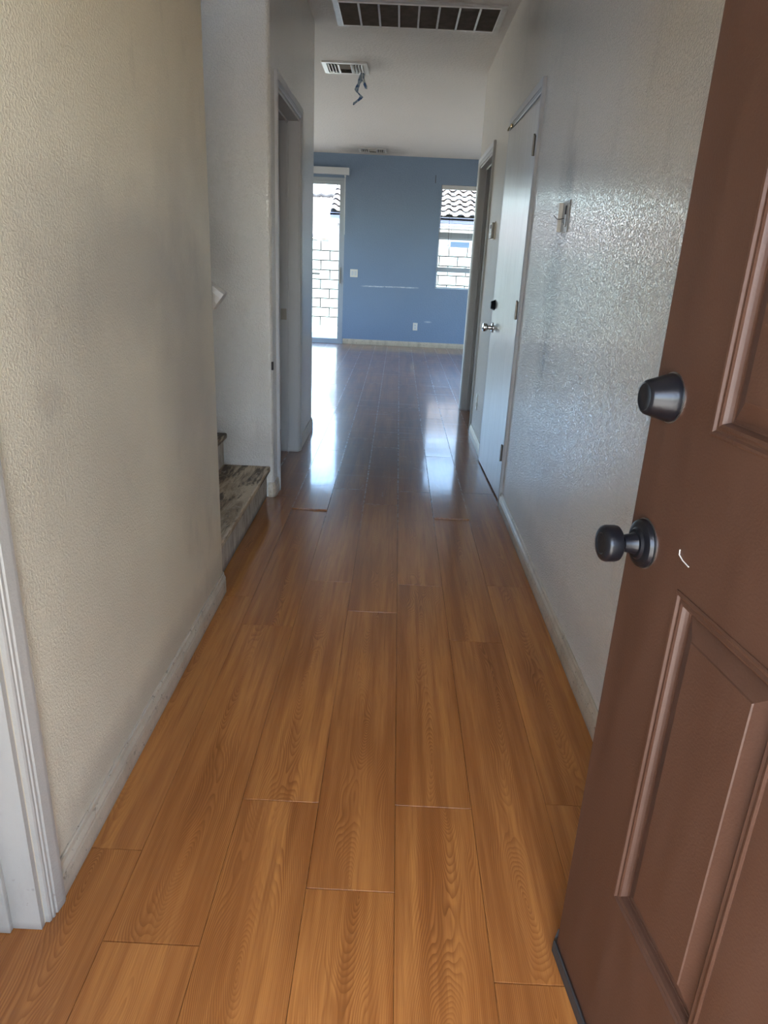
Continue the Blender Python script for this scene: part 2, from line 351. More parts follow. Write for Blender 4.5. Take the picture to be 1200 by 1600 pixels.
for q, (s_, y0, y1, z0, z1, lb) in enumerate(ADDED_WINDOWS):
    w_ = struct(empty('window_%d' % (q+2), (s_*3.37, (y0+y1)/2, z0)), lb+', unseen, added to bring in daylight', 'window')
    hx, hy, hz = .03, (y1-y0)/2, z1-z0
    MB().box(-hx, hx, -hy, -hy+.05, 0, hz).box(-hx, hx, hy-.05, hy, 0, hz).box(-hx, hx, -hy+.05, hy-.05, 0, .05).box(-hx, hx, -hy+.05, hy-.05, hz-.05, hz).build('window_frame', 'white', w_)
    MB().box(-.002, .002, -hy+.05, hy-.05, .05, hz-.05).build('pane', 'glass', w_)
    portal('portal_added_window', (s_*3.47, (y0+y1)/2, (z0+z1)/2), (PI/2, 0, s_*PI/2), y1-y0, z1-z0)

R = .022; TH = .118
DZ = 2.045      # interior door opening height
# wall_left: doorway 1 (y .2-1.0), corner at y 2.50 then back along the stairs
wl = MB()
wl.prism([(XL, .06), (XL, .2), (XL-TH, .2), (XL-TH, .06)], 0, ZC)
wl.prism([(XL, .2), (XL, 1.0), (XL-TH, 1.0), (XL-TH, .2)], DZ, ZC)
wl.prism([(XL-TH, 1.0), (XL, 1.0)]+arc(XL-R, 2.50-R, R, 0, 90)+[(-3.3, 2.50), (-3.3, 2.50-TH), (XL-TH, 2.50-TH)], 0, ZC)
wl.prism([(XL-.05, 2.50-TH), (XL-.05, 2.50), (-3.3, 2.50), (-3.3, 2.50-TH)], ZC+.002, TOP)
struct(wl.build('wall_left', 'wall_left', smooth=True), 'beige textured wall on the left with dirty smudges, ending before the stairs', 'wall')
ws = MB()
ws.prism([(XL-TH, 3.67+TH), (-3.3, 3.67+TH), (-3.3, 3.67)]+arc(XL-R, 3.67+R, R, -90, 0)+[(XL, 3.847), (XL-TH, 3.847)], 0, ZC)
ws.prism([(XL, 3.847), (XL, 4.66), (XL-TH, 4.66), (XL-TH, 3.847)], DZ, ZC)
ws.prism([(XL, 4.66)]+arc(XL-R, 5.42-R, R, 0, 90)+[(-3.3, 5.42), (-3.3, 5.42-TH), (XL-TH, 5.42-TH), (XL-TH, 4.66)], 0, ZC)
ws.prism([(XL-.05, 3.67), (XL-.05, 3.67+TH), (-3.3, 3.67+TH), (-3.3, 3.67)], ZC+.002, TOP)
ws.box(XL-.05, XL-.05+.1, 2.50-TH, 3.67+TH, ZC+.252, TOP)
struct(ws.build('wall_stair', 'wall_stair', smooth=True), 'grey-white textured wall beyond the stairs, with a rounded corner', 'wall')
wr = MB()
wr.prism([(XR, .06), (XR+TH, .06), (XR+TH, 3.752), (XR, 3.752)], 0, ZC)
wr.prism([(XR, 3.752), (XR+TH, 3.752), (XR+TH, 4.65), (XR, 4.65)], DZ, ZC)
wr.prism([(XR, 4.65), (XR+TH, 4.65), (XR+TH, 5.522), (XR, 5.522)], 0, ZC)
wr.prism([(XR, 5.522), (XR+TH, 5.522), (XR+TH, 6.40), (XR, 6.40)], DZ, ZC)
wr.prism([(XR, 6.40)]+[(XR+TH, 6.40), (3.3, 6.40), (3.3, 6.52)]+arc(XR+R, 6.52-R, R, 90, 180), 0, ZC)
struct(wr.build('wall_right', 'wall_right', smooth=True), 'glossy textured greyish wall on the right with a dark smear', 'wall')
struct(MB().box(XR+TH+.6, XR+TH+.7, 3.6, 4.8, 0, ZC).box(XR+TH, XR+TH+.6, 3.55, 3.65, 0, ZC).box(XR+TH, XR+TH+.6, 4.75, 4.85, 0, ZC).build('wall_closet', 'wall_plain'), 'closet walls behind the closed grey-white door', 'wall')
# far wall
SX0, SX1, SZ = -2.75, -.868, 2.416
WX0, WX1, WZ0, WZ1 = .566, 1.47, .912, 2.385
fwm = MB().box(-3.3, SX0, YF, YF+.15, 0, ZC).box(SX0, SX1, YF, YF+.15, SZ, ZC).box(SX1, WX0, YF, YF+.15, 0, ZC)
fwm.box(WX0, WX1, YF, YF+.15, 0, WZ0).box(WX0, WX1, YF, YF+.15, WZ1, ZC).box(WX1, 3.3, YF, YF+.15, 0, ZC)
fwm.box(-3.3, 3.3, YF, YF+.15, ZC+.25, TOP)
k = NT('blue_paint_scuffed'); p = k.pos(); n1 = k.noise(p, 70, 3, .55)
c = k.mix(k.ramp(k.noise(p, 1.4, 4), .4, .7, 0, .4), (.165,.235,.345), (.15,.215,.32))
sp3 = k.n('SeparateXYZ', {0: p})
band = k.math('MULTIPLY', k.ramp(k.math('ABSOLUTE', k.math('SUBTRACT', sp3.outputs[2], k.math('ADD', .903, k.math('MULTIPLY', sp3.outputs[0], .012)))), .004, .012, 1, 0),
              k.math('MULTIPLY', k.ramp(sp3.outputs[0], -.60, -.5), k.ramp(sp3.outputs[0], .26, .32, 1, 0)))
c = k.mix(k.math('MULTIPLY', band, k.ramp(k.noise(k.scaled(p, (1,1,3)), 14, 4, .7), .36, .55)), c, (.55,.60,.66))
c = k.mix(k.math('MULTIPLY', k.blob(p, (.49, 11.35, .40), (.05, .2, .012), .4, .4, 40), .5), c, (.5,.55,.6))
k.set(col=c, rough=.45); k.bump(k.ramp(n1, .44, .62), .0012, .8); M['wall_far'] = k.m
struct(fwm.build('wall_far', 'wall_far'), 'slate blue wall at the end of the house with a pale scraped line', 'wall')

# ---------------------------------------------------------------- baseboards
BP = [(0, 0), (.013, 0), (.013, .044), (.0115, .050), (.0125, .056), (.0105, .062), (.0075, .069), (.0065, .079), (.004, .0825), (0, .0825)]
def baseboard(name, path, side, label, mat='base'):
    """path of (x, y); the board stands to the `side` (+1 right of travel, -1 left)"""
    nodes = []
    for i, (x, y) in enumerate(path):
        ds = []
        if i > 0: ds.append(Vector((x-path[i-1][0], y-path[i-1][1])).normalized())
        if i < len(path)-1: ds.append(Vector((path[i+1][0]-x, path[i+1][1]-y)).normalized())
        ns = [Vector((d.y, -d.x))*side for d in ds]; nn = sum(ns, Vector((0, 0))).normalized(); nn = nn/max(.3, nn.dot(ns[0]))
        nodes.append((x, y, nn.x, nn.y))
    o = MB().sweep(nodes, BP, lambda nd, a, b: (nd[0]+nd[2]*a, nd[1]+nd[3]*a, b)).build(name, mat)
    return struct(o, label, 'baseboard')
def rc(cx, cy, a0, a1, n=3): return arc(cx, cy, R, a0, a1, n)
baseboard('baseboard_left', [(XL, 1.062)]+rc(XL-R, 2.50-R, 0, 90)+[(XL-.045, 2.50)], 1, 'scuffed cream baseboard along the near left wall')
baseboard('baseboard_left', [(XL-.03, 3.67)]+rc(XL-R, 3.67+R, -90, 0)+[(XL, 3.784)], 1, 'short cream baseboard stub wrapping the corner beside the stairs')
baseboard('baseboard_left', [(XL, 4.727)]+rc(XL-R, 5.42-R, 0, 90)+[(-3.3, 5.42)], 1, 'white baseboard past the left doorway, wrapping the hall corner')
baseboard('baseboard_right', [(XR, .06), (XR, 3.688)], -1, 'chipped cream baseboard along the near right wall')
baseboard('baseboard_right', [(XR, 4.714), (XR, 5.458)], -1, 'white baseboard between the closed door and the far right doorway')
baseboard('baseboard_right', [(XR, 6.464)]+rc(XR+R, 6.52-R, 180, 90)+[(3.3, 6.52)], -1, 'baseboard wrapping the corner at the end of the right wall')
baseboard('baseboard_far', [(SX1+.01, YF), (3.3, YF)], 1, 'thin white baseboard under the blue wall')

# ---------------------------------------------------------------- doors
CP = [(0, 0), (0, .0085), (.004, .0105), (.010, .0100), (.0115, .0125), (.016, .0130), (.018, .0100), (.021, .0105), (.0225, .0145), (.030, .0155), (.044, .0175), (.050, .0175), (.0525, .0155), (.055, .0160), (.057, .013), (.057, 0)]
def casing(parent, x, s, y0, y1, z1, mat='trim', label=None):
    """door casing on the wall plane X=x, facing s, opening y0..y1, mitred at the head"""
    y0 -= .005; y1 += .005; z1 += .005
    nodes = [(y0, 0, -1, 0), (y0, z1, -1, 1), (y1, z1, 1, 1), (y1, 0, 1, 0)]
    o = MB().sweep(nodes, CP, lambda nd, a, b: (x+s*b, nd[0]+nd[2]*a, nd[1]+nd[3]*a)).build('casing', mat, parent)
    if label: o['label'] = label
    return o
def jamb(parent, xa, xb, y0, y1, z1, mat='trim', stop=None):
    a, b = min(xa, xb), max(xa, xb); t = .012
    m = MB().box(a, b, y0, y0+t, 0, z1).box(a, b, y1-t, y1, 0, z1).box(a, b, y0+t, y1-t, z1-t, z1)
    m.build('jamb', mat, parent)
    if stop:
        c0, c1 = stop
        MB().bbox(c0, c1, y0+t, y0+t+.012, 0, z1-t, .002).bbox(c0, c1, y1-t-.012, y1-t, 0, z1-t, .002).bbox(c0, c1, y0+t, y1-t, z1-t-.012, z1-t, .002).build('door_stop', mat, parent)

# door_1: white doorway at the near left, closed leaf on the room side
d1 = struct(empty('door_1', (XL, .6, 0)), 'white painted doorway frame at the near left edge, chipped at the bottom', 'door')
def sub(parent, loc):   # parts are modelled in world space: shift by the parent's origin
    pass
class PB(MB):
    pass
def rebase(par):
    """children were modelled in world coordinates: make them relative to the thing's base"""
    par_inv = (Matrix.Translation(par.location) @ Matrix.Rotation(par.rotation_euler.z, 4, 'Z')).inverted()
    def lv(o):
        for ch in o.children:
            ch.matrix_parent_inverse = Matrix.Identity(4)
            if ch.parent == par:
                if ch.type == 'MESH':
                    if not ch.data.get('reb'):
                        ch.data.transform(par_inv); ch.data['reb'] = 1
            else:
                if ch.type == 'MESH' and not ch.data.get('reb'):
                    ch.data.transform(par_inv); ch.data['reb'] = 1
            lv(ch)
    lv(par)
casing(d1, XL, 1, .2, 1.0, DZ)
jamb(d1, XL+.001, XL-TH-.001, .2, 1.0, DZ, stop=(XL-.095, XL-.055))
lf = MB().bbox(XL-.131, XL-.096, .215, .985, .012, DZ-.015, .002).build('door_leaf', 'leaf', d1)
rebase(d1)

# door_2: open doorway in the left wall past the stairs (door swung into the room)
d2 = struct(empty('door_2', (XL, 4.25, 0)), 'open white doorway on the left just past the stairs', 'door')
casing(d2, XL, 1, 3.847, 4.66, DZ, 'trim_cool')
jamb(d2, XL+.001, XL-TH-.001, 3.847, 4.66, DZ, 'trim_cool', stop=(XL-.076, XL-.064))
MB().bbox(XL-.116, XL-.078, 4.6465, 4.6485, .885, .955, .0006).box(XL-.104, XL-.088, 4.645, 4.6475, .905, .935).build('strike_plate', 'nickel', d2)
lf = MB().bbox(-1.53, -.765, 3.868, 3.903, .012, DZ-.015, .002).build('door_leaf', 'leaf', d2)
for z in (.25, 1.05, 1.85): MB().lathe([(0, .006), (.09, .006)], (-.766, 3.862, z), (0, 0, 1), 10).build('hinge', 'nickel', lf)
rebase(d2)

# door_3: closed (slightly ajar) flush door in the right wall
d3 = struct(empty('door_3', (XR, 3.765, 0)), 'flush grey-white door on the right with chrome knob and dark deadbolt', 'door')
casing(d3, XR, -1, 3.752, 4.65, DZ, 'trim_cool')
jamb(d3, XR-.001, XR+TH+.001, 3.752, 4.65, DZ, stop=(XR+.042, XR+.055))
ang = math.atan2(.020, .86)
def dl(u, w, z):    # u along the leaf from hinge, w out of the hall face
    return (XR-.003-u*math.sin(ang)-w*math.cos(ang), 3.768+u*math.cos(ang)-w*math.sin(ang), z)
mb = MB(); mb.bbox(0, .862, -.035, 0, .010, 2.030, .0015); mb.v = [dl(u, w, z) for u, w, z in mb.v]
leaf3 = mb.build('door_leaf', 'leaf', d3)
ax3 = (-math.cos(ang), -math.sin(ang), 0)
for z0, z1 in ((.245, .335), (1.015, 1.105), (1.785, 1.875)):
    mb = MB().lathe([(0, .0035), (.001, .0052), (.088, .0052), (.09, .0035)], (XR-.017, 3.7640, z0), (0, 0, 1), 12)
    mb.lathe([(0, .004), (.004, .006), (.008, .003)], (XR-.017, 3.7640, z1-.001), (0, 0, 1), 10)
    h2 = MB(); h2.box(-.004, .0005, .0002, .012, z0, z1); h2.bbox(0, .016, .0002, .003, z0, z1, .0004); h2.v = [dl(u, w, z) for u, w, z in h2.v]; mb.add(h2.v, h2.f)
    mb.build('hinge', 'nickel', leaf3, smooth=True)
kb = MB().lathe([(0, .033), (.003, .033), (.008, .027), (.012, .014), (.030, .012), (.034, .020), (.040, .0255), (.052, .0265), (.062, .024), (.066, .017), (.068, .008)], dl(.802, 0, .905), ax3, 28)
kb.build('knob', 'chrome', leaf3, smooth=True)
MB().lathe([(0, .0335), (.004, .0335), (.006, .031), (.020, .026), (.026, .024), (.028, .019)], dl(.802, 0, 1.043), ax3, 6).build('deadbolt', 'black', leaf3)
MB().bbox(XR-.024, XR-.010, 4.60, 4.64, 2.046, 2.064, .002).tube([(XR-.018, 4.625, 2.055), (XR-.030, 4.63, 2.045), (XR-.034, 4.63, 2.03)], .0045, 8).build('latch_hook', 'brass', d3, smooth=True)
rebase(d3)

# door_4: open doorway at the far right
d4 = struct(empty('door_4', (XR, 5.96, 0)), 'open doorway with white casing at the far end of the right wall', 'door')
casing(d4, XR, -1, 5.522, 6.40, DZ, 'trim_cool')
jamb(d4, XR-.001, XR+TH+.001, 5.522, 6.40, DZ, 'trim_cool', stop=(XR+.045, XR+.058))
rebase(d4)

# front door (brown six-panel), open against the camera's right
FA = Vector((-.1253, .9921, 0)).normalized()
hinge = Vector((.374, .995, 0))-FA*.912
th = math.atan2(FA.y, FA.x)     # local x runs from hinge to free edge
fd = struct(empty('front_door', tuple(hinge), th), 'chocolate brown six-panel front door standing open at the right edge', 'door')
# local: x 0..0.912 along the door, face towards the hall is +y, z up
DW, DT = .912, .044; Z0, Z1 = .022, 2.045
cols = [(DW-.388, DW-.154), (DW-.758, DW-.524)]
rows = [(.330, .876), (1.087, 1.620), (1.730, 1.925)]
sl = MB()
xs = [0, cols[1][0], cols[1][1], cols[0][0], cols[0][1], DW]; zs = [Z0, .330, .876, 1.087, 1.620, 1.730, 1.925, Z1]
for i in range(5):
    for j in range(7):
        if i in (1, 3) and j in (1, 3, 5): sl.box(xs[i], xs[i+1], -DT+.012, -.012, zs[j], zs[j+1])
        else:
            sl.box(xs[i], xs[i+1], -DT, 0, zs[j], zs[j+1])
bm = bmesh.new(); me = bpy.data.meshes.new('slab'); me.from_pydata(sl.v, [], sl.f); bm.from_mesh(me)
bmesh.ops.remove_doubles(bm, verts=bm.verts, dist=.0002)
# drop internal faces (shared by two boxes)
seen = {}
for f in bm.faces: seen.setdefault(tuple(round(q, 4) for q in f.calc_center_median()), []).append(f)
dup = [f for l in seen.values() if len(l) > 1 for f in l]
bmesh.ops.delete(bm, geom=dup, context='FACES')
bmesh.ops.dissolve_limit(bm, angle_limit=.01, verts=bm.verts, edges=bm.edges)
sl2 = MB(); bm.verts.index_update(); sl2.add([v.co[:] for v in bm.verts], [[v.index for v in f.verts] for f in bm.faces]); bm.free()
slab = sl2.build('slab', 'brown', fd)
MP = [(0, -.012), (0, .0012), (.0025, .0026), (.0055, .0022), (.008, -.0006), (.010, -.0010), (.0135, .0004), (.017, -.0012), (.0190, -.0062), (.0200, -.0105), (.022, -.0112), (.022, -.012)]
def panel(x0, x1, z0, z1):
    mb = MB(); nodes = [(x0, z0, 1, 1), (x1, z0, -1, 1), (x1, z1, -1, -1), (x0, z1, 1, -1)]
    mb.sweep(nodes, MP, lambda nd, a, b: (nd[0]+nd[2]*a, b, nd[1]+nd[3]*a), closed=True)
    mo = mb.build('panel_moulding', 'brown', slab, smooth=False)
    i0, i1, iz0, iz1 = x0+.026, x1-.026, z0+.026, z1-.026; w = .024
    vs = [(i0,-.0115,iz0),(i1,-.0115,iz0),(i1,-.0115,iz1),(i0,-.0115,iz1),(i0+w,-.0022,iz0+w),(i1-w,-.0022,iz0+w),(i1-w,-.0022,iz1-w),(i0+w,-.0022,iz1-w)]
    vs2 = [(a, b+.0016, c2) for a, b, c2 in vs[4:]]; e2 = .0015
    vs2 = [(a+(e2 if q in (0,3) else -e2), b, c2+(e2 if q in (0,1) else -e2)) for q, (a, b, c2) in enumerate(vs2)]
    MB().add(vs+vs2, [(0,1,5,4),(1,2,6,5),(2,3,7,6),(3,0,4,7),(4,5,9,8),(5,6,10,9),(6,7,11,10),(7,4,8,11),(8,9,10,11)]).build('raised_panel', 'brown', slab)
for cx in cols:
    for rz in rows: panel(cx[0], cx[1], rz[0], rz[1])
kx = DW-.047
kn = MB().lathe([(0, .0375), (.0015, .0378)], (kx, 0, .898), (0, 1, 0), 40).build('rose_ring', 'silver', fd, smooth=True)
MB().lathe([(.0012, .0355), (.004, .0365), (.009, .0345), (.012, .029), (.0125, .024), (.016, .021), (.0165, .0165), (.022, .0145), (.034, .0125), (.038, .0150), (.0405, .0225), (.0435, .0262), (.0480, .0272), (.0600, .0272), (.0640, .0258), (.0665, .0225), (.0675, .016), (.0660, .0145), (.0662, .004)], (kx, 0, .898), (0, 1, 0), 40).build('knob', 'black', fd, smooth=True)
MB().lathe([(0, .0345), (.0015, .0348)], (kx, 0, 1.113), (0, 1, 0), 40).build('deadbolt_ring', 'silver', fd, smooth=True)
MB().lathe([(.0012, .0325), (.004, .0330), (.008, .0318), (.036, .0235), (.0385, .0215), (.0395, .0185), (.0385, .0165), (.0388, .004)], (kx, 0, 1.113), (0, 1, 0), 40).build('deadbolt', 'black', fd, smooth=True)
MB().bbox(.01, DW+.010, -.050, -.030, .004, .046, .003).bbox(.01, DW+.006, .0005, .006, .002, .030, .002).box(.02, DW+.012, -.030, .0005, .004, .020).add([(DW+.004,-.02,.02),(DW+.014,.000,.020),(DW+.012,-.004,.052),(DW+.006,-.012,.050),(DW+.000,.004,.02)], [(0,1,2,3),(1,4,3,2),(4,0,3)]).build('door_sweep', 'rubber', fd)
MB().bbox(DW-.0005, DW+.0012, -.035, -.009, .87, .93, .0004).bbox(DW-.0005, DW+.0012, -.035, -.009, 1.085, 1.14, .0004).build('latch_plate', 'nickel', fd)
MB().tube([(DW-.141, .0008, .928), (DW-.142, .0010, .921), (DW-.152, .0008, .917), (DW-.168, .0008, .915)], .0008, 6).build('paint_chip', 'cream', fd)
for z in (.2, 1.0, 1.8): MB().lathe([(0, .006), (.1, .006)], (-.004, -.05, z), (0, 0, 1), 10).build('hinge', 'nickel', fd, smooth=True)
# frame of the entry
tr = MB().box(-.42, -.40, -.18, .058, 0, 2.07).box(.495, .512, -.18, .058, 0, 2.07).box(-.40, .495, -.18, .058, 2.05, 2.07).build('trim_1', 'brown')
struct(tr, 'brown entry frame around the front doorway, behind the camera', 'trim')

# sliding glass door
sdr = struct(empty('door_5', ((SX0+SX1)/2, YF, 0)), 'sliding glass patio door at the end of the house, bright outside', 'door')
fy0, fy1 = YF+.02, YF+.10
MB().box(SX0, SX0+.04, fy0, fy1, .0, SZ).box(SX1-.040, SX1, fy0, fy1, .0, SZ).box(SX0+.04, SX1-.04, fy0, fy1, SZ-.042, SZ).box(SX0+.04, SX1-.04, fy0-.0, fy1, 0, .03).build('frame', 'alu', sdr)
def sash(x0, x1, y, nm):
    z0, z1 = .031, SZ-.043; w = .042
    s_ob = MB().bbox(x0, x0+w, y, y+.028, z0, z1, .002).bbox(x1-w, x1, y, y+.028, z0, z1, .002).bbox(x0+w, x1-w, y, y+.028, z1-w-.01, z1, .002).bbox(x0+w, x1-w, y, y+.028, z0, z0+w, .002).build(nm, 'alu', sdr)
    MB().box(x0+w, x1-w, y+.012, y+.015, z0+w, z1-w-.01).build('pane', 'glass', s_ob); return s_ob
mid = (SX0+SX1)/2
s1 = sash(mid-.03, SX1-.041, YF+.032, 'sliding_panel')
sash(SX0+.041, mid+.03, YF+.066, 'fixed_panel')
MB().bbox(SX1-.068, SX1-.050, YF+.004, YF+.030, .92, 1.16, .004).build('pull_handle', 'greyplastic', sdr)
MB().bbox(mid+.01, -1.236, YF+.008, YF+.026, 1.035, 1.062, .003).build('security_bar', 'greyplastic', sdr)
MB().bbox(SX0, SX1, YF-.012, YF+.02, 0, .012, .002).build('threshold', 'alu', sdr)
rebase(sdr)
# vertical-blind headrail over it
hv = tag(empty('blind_headrail', (-1.8, YF, 2.45)), 'white box headrail mounted above the sliding glass door', 'blind')
MB().bbox(-2.8, -.815, YF-.095, YF-.002, 2.452, 2.545, .003).build('valance', 'white', hv)
MB().bbox(-.885, -.862, YF-.06, YF-.03, 2.425, 2.452, .002).build('wand_holder', 'white', hv)
MB().tube([(-.873, YF-.045, 2.44), (-.868, YF-.047, 2.0), (-.866, YF-.045, 1.63)], .0055, 8).build('wand', 'white', hv, smooth=True)
rebase(hv)

# window
wi = struct(empty('window_1', ((WX0+WX1)/2, YF, WZ0)), 'white vinyl window on the right of the blue wall with a half raised blind', 'window')
wy0, wy1 = YF+.07, YF+.13
MB().box(WX0, WX0+.022, wy0, wy1, WZ0, WZ1).box(WX1-.022, WX1, wy0, wy1, WZ0, WZ1).box(WX0, WX1, wy0, wy1, WZ0, WZ0+.022).box(WX0, WX1, wy0, wy1, WZ1-.03, WZ1).build('window_frame', 'white', wi)
MB().bbox(WX0+.022, WX1-.022, wy0-.012, wy0+.03, 1.158, 1.228, .003).build('meeting_rail', 'alu', wi)
MB().bbox(WX0+.001, WX1-.001, YF+.002, wy0, WZ0, WZ0+.006, .001).build('window_sill', 'white', wi)
MB().box(WX0+.022, WX1-.022, wy0+.02, wy0+.023, WZ0+.022, 1.166).box(WX0+.022, WX1-.022, wy0+.035, wy0+.038, 1.22, WZ1-.03).build('pane', 'glass', wi)
MB().bbox((WX0+WX1)/2-.02, (WX0+WX1)/2+.02, wy0-.024, wy0-.010, 1.222, 1.235, .002).build('sash_lock', 'white', wi)
rebase(wi)
bl = tag(empty('window_blind', ((WX0+WX1)/2, YF+.035, 1.63)), 'grey-blue horizontal slat blind lowered over the upper half of the window', 'blind')
MB().bbox(WX0+.006, WX1-.006, YF+.008, YF+.060, 2.325, 2.383, .003).build('headrail', 'white', bl)
sm = None; zt = 2.29
nsl = 13
for i in range(nsl):
    z = 2.285-i*.0425
    if sm is None:
        mb = MB(); q = 6; vs = []
        for e_ in (0, 1):
            for j in range(q+1):
                t = j/q-.5; vs.append(((WX0+.008 if e_ == 0 else WX1-.008), YF+.035+t*.048, .0022*(1-4*t*t)))
        vs2 = [(a, b, c2-.0022) for a, b, c2 in vs]; fs = []
        n_ = q+1
        for j in range(q): fs += [(j, j+1, n_+j+1, n_+j), (2*n_+j, 3*n_+j, 3*n_+j+1, 2*n_+j+1)]
        fs += [(0, n_, 3*n_, 2*n_), (q, 2*n_+q, 3*n_+q, n_+q)]
        o = MB().add([(a-(WX0+WX1)/2, b-(YF+.035), c2) for a, b, c2 in vs+vs2], fs).build('slat', 'alu', bl); sm = o.data; sm['reb'] = 1
    else:
        o = bpy.data.objects.new('slat', sm); C.objects.link(o); o.parent = bl
    o.location = (0, 0, z-1.63); o.rotation_euler = (math.radians(-4), 0, 0)
st = MB()
for i in range(17): st.box(WX0+.008, WX1-.008, YF+.011, YF+.059, 1.652+i*.0047, 1.6555+i*.0047)
st.build('stacked_slats', 'alu', bl)['kind'] = 'stuff'
MB().bbox(WX0+.008, WX1-.008, YF+.012, YF+.058, 1.628, 1.650, .003).build('bottom_rail', 'alu', bl)
for x in (.76, 1.02, 1.28): MB().tube([(x, YF+.010, 2.33), (x, YF+.009, 1.64)], .0012, 6).build('ladder_cord', 'wire', bl)
MB().tube([(.712, YF+.004, 2.33), (.716, YF-.002, 2.0), (.722, YF-.004, 1.56)], .0035, 8).lathe([(0, .003), (.01, .006), (.03, .006), (.034, .002)], (.722, YF-.004, 1.53), (0, 0, 1), 10).build('tilt_wand', 'wire', bl, smooth=True)
rebase(bl)

# ---------------------------------------------------------------- stairs and handrail
stp = tag(empty('staircase', (-.68, 3.08, 0)), 'worn bare wooden stairs with peeling streaked paint, rising to the left', 'stairs')
RISE, RUN = .178, .235
for i in range(10):
    xr_ = -.682-RUN*i; z = RISE*(i+1)
    if xr_-RUN < -3.25: break
    MB().bbox(xr_-RUN-.006, xr_+.022, 2.503, 3.667, z-.030, z, .006).build('tread', 'tread', stp)
    MB().box(xr_-.018, xr_, 2.503, 3.667, z-RISE+(.002 if i == 0 else 0), z-.0305).build('riser', 'riser', stp)
MB().add([(-.668, 3.6505, 0), (-.668, 3.6505, RISE+.03), (-.70, 3.6505, RISE+.062), (-3.2, 3.6505, RISE+.062+2.5*RISE/RUN), (-3.2, 3.6505, 2.5*RISE/RUN-.2),
          (-.668, 3.6665, 0), (-.668, 3.6665, RISE+.03), (-.70, 3.6665, RISE+.062), (-3.2, 3.6665, RISE+.062+2.5*RISE/RUN), (-3.2, 3.6665, 2.5*RISE/RUN-.2)],
         [(0,1,2,3,4), (9,8,7,6,5), (0,5,6,1), (1,6,7,2), (2,7,8,3), (3,8,9,4), (4,9,5,0)])
rebase(stp)
hr = tag(empty('handrail', (-.66, 2.56, 1.1)), 'white painted wooden stair handrail end poking past the near left wall', 'handrail')
HP = [(-.026, -.040), (.020, -.040), (.020, -.022), (.032, -.014), (.034, .008), (.026, .024), (.010, .034), (-.010, .034), (-.024, .026), (-.030, .008), (-.028, -.014), (-.026, -.020)]
dr = Vector((-.80, 0, .605)); nrm = Vector((.605, 0, .80))
hrn = [Vector((-.640, 2.60, 1.112)), Vector((-.640, 2.60, 1.112))+dr*2.9]
MB().sweep(hrn, HP, lambda nd, a, b: nd+Vector((0, a, 0))+nrm*b).build('rail', 'trim', hr)
for t in (.35, 1.5, 2.6):
    q = hrn[0]+dr*t; MB().tube([(q.x, 2.502, q.z-.09), (q.x, 2.55, q.z-.085), (q.x, 2.59, q.z-.040)], .007, 8).lathe([(0, .028), (.006, .026)], (q.x, 2.501, q.z-.09), (0, 1, 0), 16).build('bracket', 'nickel', hr, smooth=True)
rebase(hr)

# ---------------------------------------------------------------- ceiling vents
def frame4(mb, x0, x1, y0, y1, z0, z1, w):
    return mb.box(x0, x1, y0, y0+w, z0, z1).box(x0, x1, y1-w, y1, z0, z1).box(x0, x0+w, y0+w, y1-w, z0, z1).box(x1-w, x1, y0+w, y1-w, z0, z1)
vg = tag(empty('return_air_grille', (.042, 5.17, ZC)), 'large dusty return air grille in the hallway ceiling, dark between its bars', 'vent')
gx0, gx1, gy0, gy1 = -.487, .572, 4.915, 5.425
frame4(MB(), gx0, gx1, gy0, gy1, ZC-.010, ZC-.0005, .034).build('frame', 'vent', vg)
frame4(MB(), gx0+.034, gx1-.034, gy0+.034, gy1-.034, ZC-.016, ZC-.0005, .004).build('inner_lip', 'ventwhite', vg)
MB().box(gx0+.03, gx1-.03, gy0+.03, gy1-.03, ZC-.0015, ZC-.0005).build('filter', 'filter', vg)
lv = MB(); y = gy0+.045
while y < gy1-.045:
    lv.add([(gx0+.038, y, ZC-.012), (gx1-.038, y, ZC-.012), (gx1-.038, y+.008, ZC-.003), (gx0+.038, y+.008, ZC-.003), (gx0+.038, y+.001, ZC-.0125), (gx1-.038, y+.001, ZC-.0125), (gx1-.038, y+.009, ZC-.0035), (gx0+.038, y+.009, ZC-.0035)],
           [(0,1,2,3), (7,6,5,4), (0,4,5,1), (2,6,7,3)]); y += .0135
lv.build('louvres', 'ventdirty', vg)['kind'] = 'stuff'
for i in range(1, 8):
    x = gx0+.034+(gx1-gx0-.068)*i/8
    MB().box(x-.006, x+.006, gy0+.036, gy1-.036, ZC-.017, ZC-.002).build('bar', 'vent', vg)
MB().lathe([(0, .006), (.003, .004)], (.36, gy1-.018, ZC-.010), (0, 0, -1), 10).build('screw', 'ventwhite', vg)
rebase(vg)

